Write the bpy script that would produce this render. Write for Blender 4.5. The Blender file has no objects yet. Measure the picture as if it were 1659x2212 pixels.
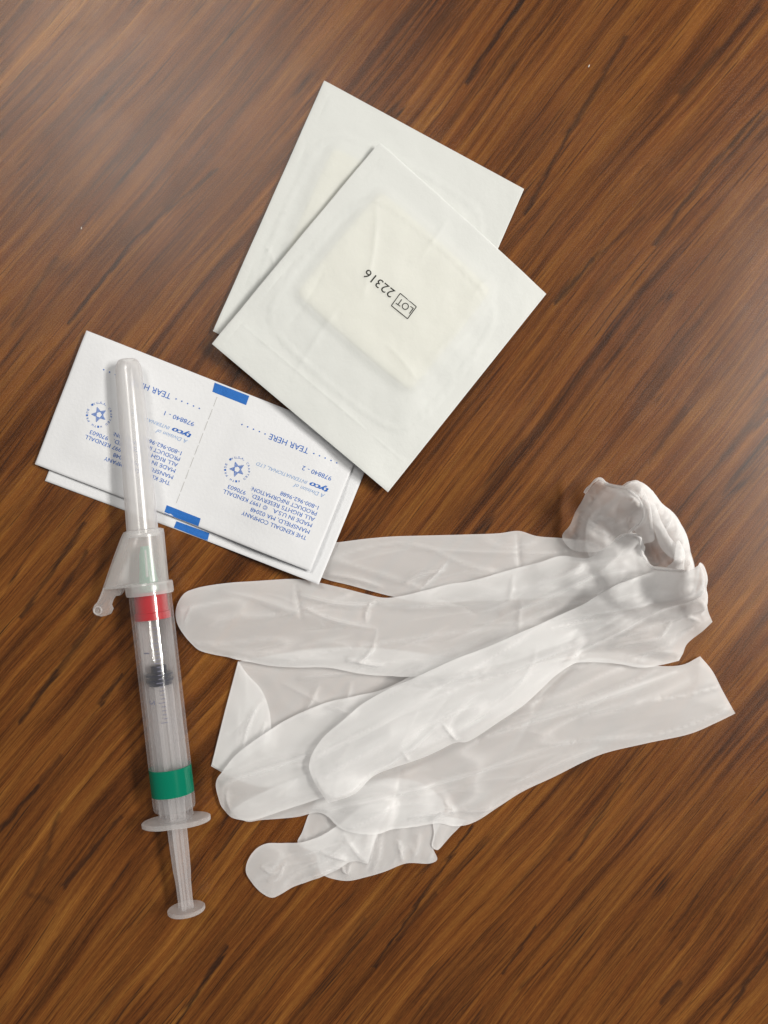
import bpy, math, random
import numpy as np
from mathutils import Vector, Matrix
from mathutils.geometry import delaunay_2d_cdt

random.seed(4)
S = 0.125e-3            # metres on the table per measuring unit
H = 0.26                # camera height above the table
CU, CV = 829.5, 1106.0
sc = bpy.context.scene
COL = sc.collection

# ------------------------------------------------------------------ camera
cam_d = bpy.data.cameras.new('camera')
cam = bpy.data.objects.new('camera', cam_d); COL.objects.link(cam)
cam.location = (0, 0, H)
cam_d.sensor_fit = 'VERTICAL'
cam_d.sensor_height = 4.54; cam_d.sensor_width = 3.42
cam_d.lens = 4.54 / 2 / (CV * S / H)
cam_d.clip_start = 0.01; cam_d.clip_end = 20
cam_d.dof.use_dof = True
cam_d.dof.focus_distance = H - 0.003
cam_d.dof.aperture_fstop = 2.6
sc.camera = cam

# ------------------------------------------------------------------ light
w = bpy.data.worlds.new('World'); sc.world = w; w.use_nodes = True
bg = w.node_tree.nodes['Background']
bg.inputs[0].default_value = (1.0, 0.97, 0.94, 1); bg.inputs[1].default_value = 0.13

def panel(name, loc, sx, sy, power, color, rz=0):
    d = bpy.data.lights.new(name, 'AREA'); d.shape = 'RECTANGLE'
    d.size, d.size_y, d.energy, d.color = sx, sy, power, color
    o = bpy.data.objects.new(name, d); COL.objects.link(o)
    o.location = loc; o.rotation_euler = (0, 0, rz)
    return o
panel('ceiling_light_right', (1.28, 0.22, 1.6), 0.32, 0.80, 54, (1.0, 0.965, 0.905))
panel('ceiling_light_left', (-0.50, 0.86, 1.6), 0.46, 0.54, 12, (1.0, 0.965, 0.905))

sc.view_settings.view_transform = 'Standard'
sc.view_settings.look = 'None'
sc.view_settings.exposure = 0.0
sc.view_settings.gamma = 1.0
sc.view_settings.use_curve_mapping = False
sc.render.engine = 'CYCLES'
sc.cycles.max_bounces = 8
sc.cycles.diffuse_bounces = 4
sc.cycles.glossy_bounces = 3
sc.cycles.adaptive_threshold = 0.02
sc.cycles.transparent_max_bounces = 64
sc.cycles.transmission_bounces = 8
sc.cycles.caustics_reflective = False
sc.cycles.caustics_refractive = False
sc.cycles.use_denoising = True
sc.cycles.sample_clamp_indirect = 4

# ------------------------------------------------------------------ helpers
def lin(r, g, b):
    f = lambda c: (c / 255 / 12.92) if c / 255 <= 0.04045 else ((c / 255 + 0.055) / 1.055) ** 2.4
    return (f(r), f(g), f(b), 1.0)

def D(u, v, z=0.0):
    """photo measure -> place on the level z (metres)"""
    k = S * (H - z) / H
    return Vector(((u - CU) * k, (CV - v) * k, z))

def DA(pts, z=0.0):
    k = S * (H - z) / H
    a = np.array([(p[0], p[1]) for p in pts], float)
    return np.stack([(a[:, 0] - CU) * k, (CV - a[:, 1]) * k], 1)

def tag(o, label, cat, group=None):
    o['label'] = label; o['category'] = cat
    if group: o['group'] = group
    return o

def empty(name, loc, rz=0.0):
    o = bpy.data.objects.new(name, None); COL.objects.link(o)
    o.location = loc; o.rotation_euler = (0, 0, rz); o.empty_display_size = 0.01
    return o

def mesh_obj(name, verts, faces, mat, parent=None, smooth=True, world=True):
    """verts in world space when world=True, else in the parent's space"""
    me = bpy.data.meshes.new(name)
    V = [Vector(v) for v in verts]
    if parent is not None and world:
        m = Matrix.Translation(parent.location) @ parent.rotation_euler.to_matrix().to_4x4()
        mi = m.inverted()
        V = [mi @ v for v in V]
    me.from_pydata([tuple(v) for v in V], [], faces)
    me.update()
    if smooth:
        me.polygons.foreach_set('use_smooth', [True] * len(me.polygons))
    me.materials.append(mat)
    o = bpy.data.objects.new(name, me); COL.objects.link(o)
    if parent is not None: o.parent = parent
    return o

# --- numpy gradient noise
def _hash(ix, iy, seed):
    n = (ix * 374761393 + iy * 668265263 + seed * 1442695041) & 0xFFFFFFFF
    n = ((n ^ (n >> 13)) * 1274126177) & 0xFFFFFFFF
    n = n ^ (n >> 16)
    return (n & 0xFFFF) / 65535.0 * 2 * np.pi
def pnoise(x, y, seed=0):
    x = np.asarray(x, float); y = np.asarray(y, float)
    ix = np.floor(x).astype(np.int64); iy = np.floor(y).astype(np.int64)
    fx, fy = x - ix, y - iy
    sx, sy = fx * fx * fx * (fx * (fx * 6 - 15) + 10), fy * fy * fy * (fy * (fy * 6 - 15) + 10)
    def g(dx, dy):
        a = _hash(ix + dx, iy + dy, seed)
        return np.cos(a) * (fx - dx) + np.sin(a) * (fy - dy)
    a = g(0, 0) * (1 - sx) + g(1, 0) * sx
    b = g(0, 1) * (1 - sx) + g(1, 1) * sx
    return (a * (1 - sy) + b * sy) * 1.5
def sstep(a, b, x):
    t = np.clip((x - a) / (b - a), 0, 1)
    return t * t * (3 - 2 * t)

# --- polygons
def smooth_outline(pts, step=8.0):
    """Catmull-Rom through points (u, v[, 1 = sharp corner]) -> dense closed outline"""
    n = len(pts); out = []
    for i in range(n):
        p0, p1, p2, p3 = pts[i - 1], pts[i], pts[(i + 1) % n], pts[(i + 2) % n]
        P0, P1, P2, P3 = [np.array(p[:2], float) for p in (p0, p1, p2, p3)]
        if len(p1) > 2: P0 = P1 - (P2 - P1)
        if len(p2) > 2: P3 = P2 + (P2 - P1)
        L = np.linalg.norm(P2 - P1); k = max(1, int(round(L / step)))
        d = (np.linalg.norm(P1 - P0) + 1e-6) ** .5, (L + 1e-6) ** .5, (np.linalg.norm(P3 - P2) + 1e-6) ** .5
        m1 = (P1 - P0) / d[0] - (P2 - P0) / (d[0] + d[1]) + (P2 - P1) / d[1]
        m2 = (P2 - P1) / d[1] - (P3 - P1) / (d[1] + d[2]) + (P3 - P2) / d[2]
        m1, m2 = m1 * d[1], m2 * d[1]
        for j in range(k):
            t = j / k
            out.append((2*t**3 - 3*t**2 + 1) * P1 + (t**3 - 2*t**2 + t) * m1 + (-2*t**3 + 3*t**2) * P2 + (t**3 - t**2) * m2)
    return out

def inside(poly, x, y):
    c = np.zeros(len(x), bool); n = len(poly); j = n - 1
    for i in range(n):
        xi, yi = poly[i]; xj, yj = poly[j]
        k = ((yi > y) != (yj > y)) & (x < (xj - xi) * (y - yi) / (yj - yi + 1e-15) + xi)
        c ^= k; j = i
    return c
def seg_dist(poly, x, y, closed=True):
    d = np.full(len(x), 1e9); n = len(poly)
    for i in range(n if closed else n - 1):
        ax, ay = poly[i]; bx, by = poly[(i + 1) % n]
        dx, dy = bx - ax, by - ay
        t = np.clip(((x - ax) * dx + (y - ay) * dy) / (dx * dx + dy * dy + 1e-15), 0, 1)
        d = np.minimum(d, np.hypot(x - ax - t * dx, y - ay - t * dy))
    return d

def line_info(pl, x, y):
    """distance to an open polyline and place along it (0..1)"""
    seg = np.hypot(*(pl[1:] - pl[:-1]).T); tot = seg.sum() + 1e-12; acc = 0.0
    d = np.full(len(x), 1e9); s_ = np.zeros(len(x))
    for i in range(len(pl) - 1):
        (ax, ay), (bx, by) = pl[i], pl[i + 1]; dx, dy = bx - ax, by - ay
        t = np.clip(((x - ax) * dx + (y - ay) * dy) / (dx * dx + dy * dy + 1e-15), 0, 1)
        dd = np.hypot(x - ax - t * dx, y - ay - t * dy)
        k = dd < d; d = np.where(k, dd, d); s_ = np.where(k, (acc + t * seg[i]) / tot, s_); acc += seg[i]
    return d, s_
def soft_line(pl):
    """round off an open polyline"""
    for _ in range(2):
        q = [pl[0]]
        for a, b in zip(pl[:-1], pl[1:]): q += [a * .75 + b * .25, a * .25 + b * .75]
        pl = np.array(q + [pl[-1]])
    return pl

def triangulate(poly, res, seed=1, rings_in=(.0003, .0009), lines=()):
    rng = np.random.default_rng(seed)
    lo, hi = poly.min(0), poly.max(0)
    gx = np.arange(lo[0], hi[0], res); gy = np.arange(lo[1], hi[1], res * 0.866)
    X, Y = np.meshgrid(gx, gy); X[1::2] += res / 2
    x, y = X.ravel(), Y.ravel()
    x = x + rng.uniform(-.15, .15, len(x)) * res; y = y + rng.uniform(-.15, .15, len(y)) * res
    k = inside(poly, x, y); x, y = x[k], y[k]
    e = np.roll(poly, -1, 0) - np.roll(poly, 1, 0)
    nr = np.stack([-e[:, 1], e[:, 0]], 1); nr /= np.hypot(nr[:, 0], nr[:, 1])[:, None] + 1e-12
    area = np.sum(poly[:, 0] * np.roll(poly[:, 1], -1) - np.roll(poly[:, 0], -1) * poly[:, 1])
    if area < 0: nr = -nr
    k = seg_dist(poly, x, y) > rings_in[-1] * 1.45; x, y = x[k], y[k]
    ex = []
    for r_ in rings_in:
        q = poly + nr * r_
        k = inside(poly, q[:, 0], q[:, 1]) & (seg_dist(poly, q[:, 0], q[:, 1]) > r_ * .9)
        ex.append(q[k])
    if lines:      # rows of points along every crease keep it crisp
        keep = np.ones(len(x), bool); rows = []
        for pl, wd in lines:
            keep &= line_info(pl, x, y)[0] > wd * .6
            e = pl[1:] - pl[:-1]; L = np.hypot(e[:, 0], e[:, 1])
            for i in range(len(e)):
                m_ = max(1, int(L[i] / .0006)); nn = np.array((-e[i, 1], e[i, 0])) / (L[i] + 1e-12)
                for k_ in range(m_):
                    p = pl[i] + e[i] * (k_ / m_)
                    for o_ in (0, wd * .5, -wd * .5): rows.append(p + nn * o_)
        x, y = x[keep], y[keep]
        q = np.array(rows)
        k = inside(poly, q[:, 0], q[:, 1]); q = q[k]
        q = q[seg_dist(poly, q[:, 0], q[:, 1]) > rings_in[-1] * 1.2]
        # drop near doubles
        _, ui = np.unique(np.round(q / .00022).astype(int), axis=0, return_index=True); ex.append(q[ui])
    allp = np.concatenate([poly] + ex + [np.stack([x, y], 1)]) * 1000.0
    n = len(poly)
    r = delaunay_2d_cdt([Vector(p) for p in allp], [(i, (i + 1) % n) for i in range(n)], [], 1, 1e-5)
    v = np.array([tuple(p) for p in r[0]]) / 1000.0
    return v, [tuple(f) for f in r[2]]

# --- what lies where: a height map that each new sheet drapes over
HR = 0.5e-3
HX0, HY0 = -0.13, -0.165
HW, HH = 520, 660
HM = np.zeros((HH, HW))
_gx = HX0 + (np.arange(HW) + .5) * HR; _gy = HY0 + (np.arange(HH) + .5) * HR
GX, GY = np.meshgrid(_gx, _gy)
def _slide(a, r, ax, f):
    p = np.pad(a, [(r, r) if i == ax else (0, 0) for i in (0, 1)], mode='edge')
    return f(np.lib.stride_tricks.sliding_window_view(p, 2 * r + 1, axis=ax), axis=-1)
def support(r_mm):
    r = max(1, int(round(r_mm * 1e-3 / HR)))
    a = _slide(_slide(HM, r, 0, np.max), r, 1, np.max)
    h = max(1, r // 2)
    for _ in range(2):
        a = _slide(_slide(a, h, 0, np.mean), h, 1, np.mean)
    return a
def bil(a, x, y):
    fx = np.clip((x - HX0) / HR - .5, 0, HW - 1.001); fy = np.clip((y - HY0) / HR - .5, 0, HH - 1.001)
    ix, iy = fx.astype(int), fy.astype(int); fx, fy = fx - ix, fy - iy
    return (a[iy, ix] * (1-fx) + a[iy, ix+1] * fx) * (1-fy) + (a[iy+1, ix] * (1-fx) + a[iy+1, ix+1] * fx) * fy

def drape(name, outline, parent, mat, z=0.002, r_mm=1.6, res=.75, loft=2.0, edge=3.0, clear=0.12,
          creases=(), axis=0.0, wr=0.35, wl=26.0, ww=4.0, ridges=0.4, seed=1, extra=None,
          heights=None, hpow=2.0, single=False, step=6.0, rings_in=(.0003, .0008), rc=0):
    """a film pouch (two sheets joined round the outline) or a single sheet, laid on what is already there.
    loft/edge/wr in mm; creases = [(points, height_mm, width_mm)]; heights = [(u, v, z_mm)] raised control points"""
    poly = DA(smooth_outline(outline, step), z)
    sup = support(r_mm)
    ca, sa = math.cos(axis), math.sin(axis)
    crl = [(soft_line(DA(c[0], z)), c[1], c[2]) for c in creases]
    if rc:
        rg = np.random.default_rng(seed * 7 + 1)
        lo, hi = poly.min(0), poly.max(0); made = 0
        for _ in range(400):
            if made >= rc: break
            p = rg.uniform(lo, hi)
            if not inside(poly, p[:1], p[1:])[0] or seg_dist(poly, p[:1], p[1:])[0] < .0015: continue
            an = axis + rg.normal(0, .28) + (1.2 if rg.random() < .12 else 0); bend = rg.normal(0, .45)
            L = rg.uniform(.008, .028); pl = [p]
            for k_ in range(7):
                an += bend / 7; pl.append(pl[-1] + np.array((math.cos(an), math.sin(an))) * L / 7)
            q_ = np.array(pl)
            if not inside(poly, q_[:, 0], q_[:, 1]).all() or seg_dist(poly, q_[:, 0], q_[:, 1]).min() < .0024: continue
            made += 1
            crl.append((np.array(pl), rg.uniform(.10, .34) * (1 if rg.random() < .65 else -1), rg.uniform(1.2, 3.0)))
    v, faces = triangulate(poly, res * 1e-3, seed, rings_in, [(c[0], c[2] * .45e-3) for c in crl])
    x, y = v[:, 0], v[:, 1]
    hts = None
    if heights:
        hp = DA(heights, z); hz = np.array([h[2] for h in heights])
        hts = (hp, hz)
    rim = 0.32 if (mat is M['film'] and not single) else 0.0
    def surf(x, y, fine=True):
        d = seg_dist(poly, x, y) * 1000
        base = bil(sup, x, y) + clear * 1e-3
        a, b = (x * ca + y * sa) * 1000, (-x * sa + y * ca) * 1000
        t = loft * (rim + (1 - rim) * (1 - np.exp(-d / edge)))
        wv = wr * pnoise(a / wl + seed, b / ww, seed) + wr * .5 * pnoise(a / wl * 2.1, b / ww * 2.3 + 7, seed + 5)
        rd = np.clip(1 - np.abs(pnoise(a / wl * .8 + 3, b / ww * .7, seed + 9)) * 5, 0, 1) ** 2
        wv = wv + ridges * rd
        white = .5 * rd * min(1, ridges * 2)
        for cp, ch, cw in (crl if fine else crl[:len(creases)]):
            dc, al = line_info(cp, x, y); dc = dc * 1000; tp = np.clip(4 * al * (1 - al), 0, 1) ** .7
            q = np.clip(1 - dc / cw, 0, 1); q2 = np.clip(1 - dc / (cw * .45), 0, 1)
            wv = wv + ch * tp * (.6 * q ** 2 + .55 * q2)
            if ch > 0: white = np.maximum(white, tp * q2 ** 2 * min(1, .12 + ch * .5))
        if extra is not None: wv = wv + extra(x, y)
        t = t + wv * np.clip(d / 1.5, 0, 1)
        hz = 0
        if hts is not None:
            num = 0; den = 0
            for p, q in zip(*hts):
                wgt = 1 / (((x - p[0]) ** 2 + (y - p[1]) ** 2) * 1e6 + 1.5) ** (hpow / 2)
                num = num + wgt * q; den = den + wgt
            hz = num / den
        surf.white = white * np.clip(d / 1.0, 0, 1) + np.exp(-(d / .45) ** 2) * .2
        return base, np.maximum(t, 0.08) * 1e-3, d, hz * 1e-3 if hts is not None else 0
    base, t, d, hz = surf(x, y)
    whit = surf.white
    bnd = d < 0.02
    lift = base + hz
    ztop = np.where(bnd, lift + 0.05e-3 + rim * loft * 1e-3, lift + t)
    verts = [(x[i], y[i], ztop[i]) for i in range(len(x))]
    allf = list(faces)
    if not single:
        n = len(verts); idx = {}
        for i in range(len(x)):
            if bnd[i]:
                idx[i] = len(verts); verts.append(verts[i])
            else:
                idx[i] = len(verts)
                wob = 0.12e-3 * float(np.clip(d[i], 0, 1))
                verts.append((x[i], y[i], lift[i] - (0.0 if hts is None else min(1.0, d[i] / 3) * min(hz[i], .0015)) + wob * .3 + rim * loft * 1e-3 * math.exp(-d[i] / (edge * .3))))
        allf += [tuple(idx[k] for k in reversed(f)) for f in faces]
    o = mesh_obj(name, verts, allf, mat, parent)
    at_ = o.data.attributes.new('crease', 'FLOAT', 'POINT')
    wa = np.zeros(len(verts), np.float32); wa[:len(x)] = whit
    if not single:
        a_, b_ = (x * ca + y * sa) * 1000, (-x * sa + y * ca) * 1000
        back = np.clip(1 - np.abs(pnoise(a_ / 15 + 2, b_ / 5, seed + 31)) * 9, 0, 1) ** 2 * .12 + np.clip(1 - np.abs(pnoise(a_ / 7, b_ / 9 + 4, seed + 37)) * 14, 0, 1) * .05
        wa[len(x):] = back * np.clip(d / 2, 0, 1)
    at_.data.foreach_set('value', wa)
    m = inside(poly, GX.ravel(), GY.ravel())
    gx, gy = GX.ravel()[m], GY.ravel()[m]
    b2, t2, d2, h2 = surf(gx, gy, False)
    f = HM.ravel(); f[m] = np.maximum(f[m], b2 + t2 + h2); HM[:] = f.reshape(HM.shape)
    def top(px, py):
        b, tt, dd, hh = surf(np.atleast_1d(np.asarray(px, float)), np.atleast_1d(np.asarray(py, float)))
        return b + tt + hh
    return o, top

# --- materials
def new_mat(name):
    m = bpy.data.materials.new(name); m.use_nodes = True
    m.node_tree.nodes.clear()
    return m, m.node_tree
class N:
    def __init__(s, nt): s.nt = nt
    def node(s, t, **k):
        n = s.nt.nodes.new(t)
        for a, b in k.items(): setattr(n, a, b)
        return n
    def link(s, a, b): s.nt.links.new(a, b)
    def put(s, sock, v):
        if hasattr(v, 'is_output'): s.link(v, sock)
        elif v is not None: sock.default_value = v
    def math(s, op, a, b=None, c=None, clamp=False):
        n = s.node('ShaderNodeMath', operation=op, use_clamp=clamp)
        s.put(n.inputs[0], a)
        if b is not None: s.put(n.inputs[1], b)
        if c is not None: s.put(n.inputs[2], c)
        return n.outputs[0]
    def vmath(s, op, a, b=None, out=0, scale=None):
        n = s.node('ShaderNodeVectorMath', operation=op)
        s.put(n.inputs[0], a)
        if b is not None: s.put(n.inputs[1], b)
        if scale is not None: s.put(n.inputs['Scale'], scale)
        return n.outputs['Value'] if out == 'v' else n.outputs[0]
    def noise(s, vec, scale=1.0, detail=2.0, rough=0.5, dist=0.0):
        n = s.node('ShaderNodeTexNoise')
        s.put(n.inputs['Vector'], vec); n.inputs['Scale'].default_value = scale
        n.inputs['Detail'].default_value = detail; n.inputs['Roughness'].default_value = rough
        n.inputs['Distortion'].default_value = dist
        return n.outputs['Fac']
    def comb(s, x, y, z=0.0):
        n = s.node('ShaderNodeCombineXYZ')
        s.put(n.inputs[0], x); s.put(n.inputs[1], y); s.put(n.inputs[2], z)
        return n.outputs[0]
    def rng(s, v, a, b, c, d, smooth=True):
        n = s.node('ShaderNodeMapRange', interpolation_type='SMOOTHSTEP' if smooth else 'LINEAR')
        s.put(n.inputs[0], v); n.inputs[1].default_value = a; n.inputs[2].default_value = b
        s.put(n.inputs[3], c); s.put(n.inputs[4], d)
        return n.outputs[0]
    def ramp(s, v, stops):
        n = s.node('ShaderNodeValToRGB'); e = n.color_ramp.elements
        while len(e) < len(stops): e.new(0.5)
        for k, (p, c) in zip(e, stops): k.position = p; k.color = c
        s.put(n.inputs[0], v); return n.outputs[0]
    def mix(s, f, a, b, mode='MIX'):
        n = s.node('ShaderNodeMix', data_type='RGBA', blend_type=mode)
        s.put(n.inputs[0], f); s.put(n.inputs[6], a); s.put(n.inputs[7], b)
        return n.outputs[2]
    def shmix(s, f, a, b):
        n = s.node('ShaderNodeMixShader'); s.put(n.inputs[0], f); s.link(a, n.inputs[1]); s.link(b, n.inputs[2])
        return n.outputs[0]
    def bump(s, h, strength, dist):
        n = s.node('ShaderNodeBump'); n.inputs['Strength'].default_value = strength
        n.inputs['Distance'].default_value = dist; s.link(h, n.inputs['Height']); return n.outputs[0]

def film_mat(name, col, opacity, rough=0.35, spec=0.04, transl=0.45, edge=0.8, tint=(1, 1, 1, 1),
             bump=0.0, bscale=900.0, sheen=0.7, whiten=0.0):
    """thin scattering plastic: lets part of the light straight through, scatters the rest both ways"""
    m, nt = new_mat(name); n = N(nt)
    lw = n.node('ShaderNodeLayerWeight'); lw.inputs[0].default_value = 0.5
    fac = lw.outputs['Facing']
    nrm = None
    if bump > 0:
        tc = n.node('ShaderNodeTexCoord')
        nrm = n.bump(n.noise(tc.outputs['Object'], bscale, 3.0, .6), bump, 0.0004)
    op = n.math('ADD', opacity, n.math('MULTIPLY', n.math('POWER', fac, 1.3), edge * (1 - opacity)), clamp=True)
    if whiten > 0:      # stretched vinyl turns whiter along its creases and rims
        at_ = n.node('ShaderNodeAttribute', attribute_name='crease')
        op = n.math('ADD', op, n.math('MULTIPLY', at_.outputs['Fac'], whiten), clamp=True)
    tr = n.node('ShaderNodeBsdfTransparent'); tr.inputs[0].default_value = tint
    df = n.node('ShaderNodeBsdfDiffuse'); df.inputs[0].default_value = col
    tl = n.node('ShaderNodeBsdfTranslucent'); tl.inputs[0].default_value = col
    gl = n.node('ShaderNodeBsdfGlossy'); gl.inputs['Roughness'].default_value = rough
    if nrm is not None:
        for k in (df, tl, gl): n.link(nrm, k.inputs['Normal'])
    body = n.shmix(op, tr.outputs[0], n.shmix(transl, df.outputs[0], tl.outputs[0]))
    f5 = n.math('ADD', spec, n.math('MULTIPLY', n.math('POWER', fac, 5.0), sheen * (1 - spec)), clamp=True)
    out = n.node('ShaderNodeOutputMaterial')
    n.link(n.shmix(f5, body, gl.outputs[0]), out.inputs[0])
    return m

def solid_mat(name, col, rough=0.5, spec=0.5, bump=0.0, bscale=1500.0, mottled=0.0):
    m, nt = new_mat(name); n = N(nt)
    p = n.node('ShaderNodeBsdfPrincipled')
    p.inputs['Base Color'].default_value = col; p.inputs['Roughness'].default_value = rough
    p.inputs['Specular IOR Level'].default_value = spec
    tc = n.node('ShaderNodeTexCoord')
    if mottled > 0:
        f = n.noise(tc.outputs['Object'], bscale, 4.0, .65)
        d = tuple(c * (1 - mottled) for c in col[:3]) + (1,)
        n.link(n.mix(n.rng(f, .35, .65, 0.0, 1.0), d, col), p.inputs['Base Color'])
    if bump > 0:
        n.link(n.bump(n.noise(tc.outputs['Object'], bscale, 3.0), bump, 0.0003), p.inputs['Normal'])
    out = n.node('ShaderNodeOutputMaterial'); n.link(p.outputs[0], out.inputs[0])
    return m

# ------------------------------------------------------------------ wood laminate
def wood_mat():
    m, nt = new_mat('wood_laminate'); n = N(nt)
    tc = n.node('ShaderNodeTexCoord')
    mm = n.vmath('MULTIPLY', tc.outputs['Object'], (1000, 1000, 1000))
    ang = math.radians(50.5)
    c, s_ = math.cos(ang), math.sin(ang)
    gx = n.vmath('DOT_PRODUCT', mm, (c, s_, 0), 'v')
    gy = n.vmath('DOT_PRODUCT', mm, (-s_, c, 0), 'v')
    # slow wander of the grain
    w1 = n.noise(n.comb(n.math('MULTIPLY', gx, .008), n.math('MULTIPLY', gy, .016), 3.7), 1, 1.0)
    w2 = n.noise(n.comb(n.math('MULTIPLY', gx, .045), n.math('MULTIPLY', gy, .09), 9.1), 1, 2.0)
    gyw = n.math('ADD', gy, n.math('ADD', n.math('MULTIPLY', n.math('SUBTRACT', w1, .5), 14.0),
                                   n.math('MULTIPLY', n.math('SUBTRACT', w2, .5), .9)))
    def st(fx, fy, z, det=3.0, r=.55):
        return n.noise(n.comb(n.math('MULTIPLY', gx, fx), n.math('MULTIPLY', gyw, fy), z), 1, det, r)
    fib = st(.06, 3.1, 1.0, 3.0, .66)      # single fibres
    fib2 = st(.55, 4.6, 4.0, 2.0, .5)     # short flecks
    med = st(.009, .60, 2.0, 3.0, .58)    # streaks
    wide = st(.014, .13, 5.0, 2.0, .5)    # growth bands
    rings = n.noise(n.comb(n.math('MULTIPLY', gx, .004), n.math('MULTIPLY', gyw, .34), 8.0), 1, 4.0, .62)
    v = n.math('ADD', n.math('MULTIPLY', fib, .34), n.math('MULTIPLY', med, .40))
    v = n.math('ADD', v, n.math('MULTIPLY', wide, .36))
    v = n.math('ADD', v, n.math('MULTIPLY', rings, .24))
    v = n.math('ADD', v, n.math('MULTIPLY', fib2, .15))
    v = n.math('DIVIDE', v, 1.49)
    col = n.ramp(v, [(.365, lin(43, 22, 10)), (.435, lin(76, 43, 18)), (.495, lin(102, 60, 25)),
                     (.56, lin(123, 78, 33)), (.64, lin(150, 102, 45))])
    # reddish / yellowish drift between streaks
    hue = st(.03, .4, 12.0, 2.0)
    col = n.mix(n.rng(hue, .38, .62, 0.0, .45), col, n.mix(1.0, col, (1.03, .88, .84, 1), 'MULTIPLY'))
    # short dark pores
    por = n.rng(st(.05, 1.9, 17.0, 2.0), .59, .68, 0.0, .6)
    col = n.mix(por, col, lin(44, 24, 14))
    # dark veins that come and go
    vn = n.noise(n.comb(n.math('MULTIPLY', gx, .006), n.math('MULTIPLY', gyw, .12), 21.0), 1, 2.0, .5)
    ridge = n.math('ABSOLUTE', n.math('SUBTRACT', vn, .5))
    come = st(.03, .11, 31.0, 2.0)
    vein = n.math('MULTIPLY', n.rng(ridge, .0, .018, 1.0, 0.0), n.rng(come, .5, .62, 0.0, 1.0))
    vein = n.math('MULTIPLY', vein, n.rng(fib, .40, .58, .25, 1.0))
    # the veins seen in this piece of table: (points, half width)
    jit = n.vmath('SCALE', n.vmath('SUBTRACT', n.comb(st(.12, .6, 40.0, 3.0), st(.12, .6, 44.0, 3.0), .5), (.5, .5, .5)), scale=3.2)
    pw = n.vmath('MULTIPLY', n.vmath('ADD', mm, jit), (1, 1, 0))
    veins = [((149, 697), (294, 515), 8, 1), ((294, 515), (470, 362), 7, .8), ((1008, 178), (1133, -8), 9, 1),
             ((1136, 460), (1233, 279), 9, .9), ((1233, 279), (1352, 80), 9, .75), ((1415, 530), (1520, 380), 9, .9),
             ((1520, 380), (1640, 242), 8, .9), ((1200, 652), (1282, 560), 11, .9), ((1282, 560), (1390, 470), 10, .5),
             ((1470, 200), (1640, 15), 12, .7), ((808, 2086), (1020, 1785), 6, .95), ((1088, 2102), (1158, 2000), 6, .8),
             ((1230, 1860), (1266, 1808), 8, .8), ((1266, 1808), (1342, 1690), 7, .7), ((1562, 2200), (1664, 2055), 9, .9),
             ((1428, 2168), (1468, 2122), 9, .8), ((1468, 2050), (1580, 1890), 7, .5), ((45, 1334), (183, 1130), 9, .9),
             ((128, 1284), (188, 1194), 8, .7), ((45, 1558), (125, 1446), 11, 1), ((125, 1446), (212, 1333), 10, .8),
             ((214, 1524), (263, 1455), 7, .9), ((-4, 1793), (83, 1697), 9, .95), ((83, 1697), (130, 1634), 8, .6),
             ((138, 1914), (207, 1830), 11, .9), ((207, 1830), (262, 1766), 7, .8), ((382, 2212), (490, 2044), 8, 1),
             ((95, 1850), (128, 1760), 10, .6), ((60, 1925), (96, 1855), 13, .55), ((55, 1930), (110, 1948), 12, .4),
             ((520, 800), (470, 880), 8, .8), ((940, 1930), (860, 2030), 7, .6), ((30, 700), (120, 560), 12, .6),
             ((560, 860), (520, 900), 6, .5), ((1450, 2010), (1510, 1935), 6, .6), ((700, 2100), (790, 1985), 6, .45),
             ((1560, 990), (1659, 860), 8, .55), ((1400, 1000), (1480, 880), 8, .5)]
    tot = vein
    for a, b, hw, st_ in veins:
        A = D(*a) * 1000; B = D(*b) * 1000; BA = B - A; L2 = BA.length_squared
        pa = n.vmath('SUBTRACT', pw, (A.x, A.y, 0))
        h = n.math('MULTIPLY', n.vmath('DOT_PRODUCT', pa, (BA.x / L2, BA.y / L2, 0), 'v'), 1.0, clamp=True)
        sc_ = n.node('ShaderNodeVectorMath', operation='SCALE')
        sc_.inputs[0].default_value = (BA.x, BA.y, 0); n.link(h, sc_.inputs['Scale'])
        d = n.vmath('DISTANCE', pa, sc_.outputs[0], 'v')
        tot = n.math('MAXIMUM', tot, n.rng(d, 0.0, hw * .125, st_, 0.0))
    tot = n.math('MULTIPLY', tot, n.rng(fib, .36, .56, .6, 1.0))
    col = n.mix(n.math('MULTIPLY', tot, .9), col, lin(30, 20, 17))
    p = n.node('ShaderNodeBsdfPrincipled')
    n.link(col, p.inputs['Base Color'])
    grit = n.noise(n.vmath('MULTIPLY', mm, (1, 1, 0)), 3.2, 3.0, .65)
    smudge = n.noise(n.vmath('MULTIPLY', mm, (.03, .03, 0)), 1.0, 4.0, .6)
    n.link(n.math('ADD', n.rng(grit, .3, .7, .22, .30), n.rng(smudge, .35, .65, -.015, .025)), p.inputs['Roughness'])
    p.inputs['Specular IOR Level'].default_value = .36
    hgt = n.math('ADD', grit, n.math('MULTIPLY', fib, .35))
    n.link(n.bump(hgt, .17, .00025), p.inputs['Normal'])
    out = n.node('ShaderNodeOutputMaterial'); n.link(p.outputs[0], out.inputs[0])
    return m

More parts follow.
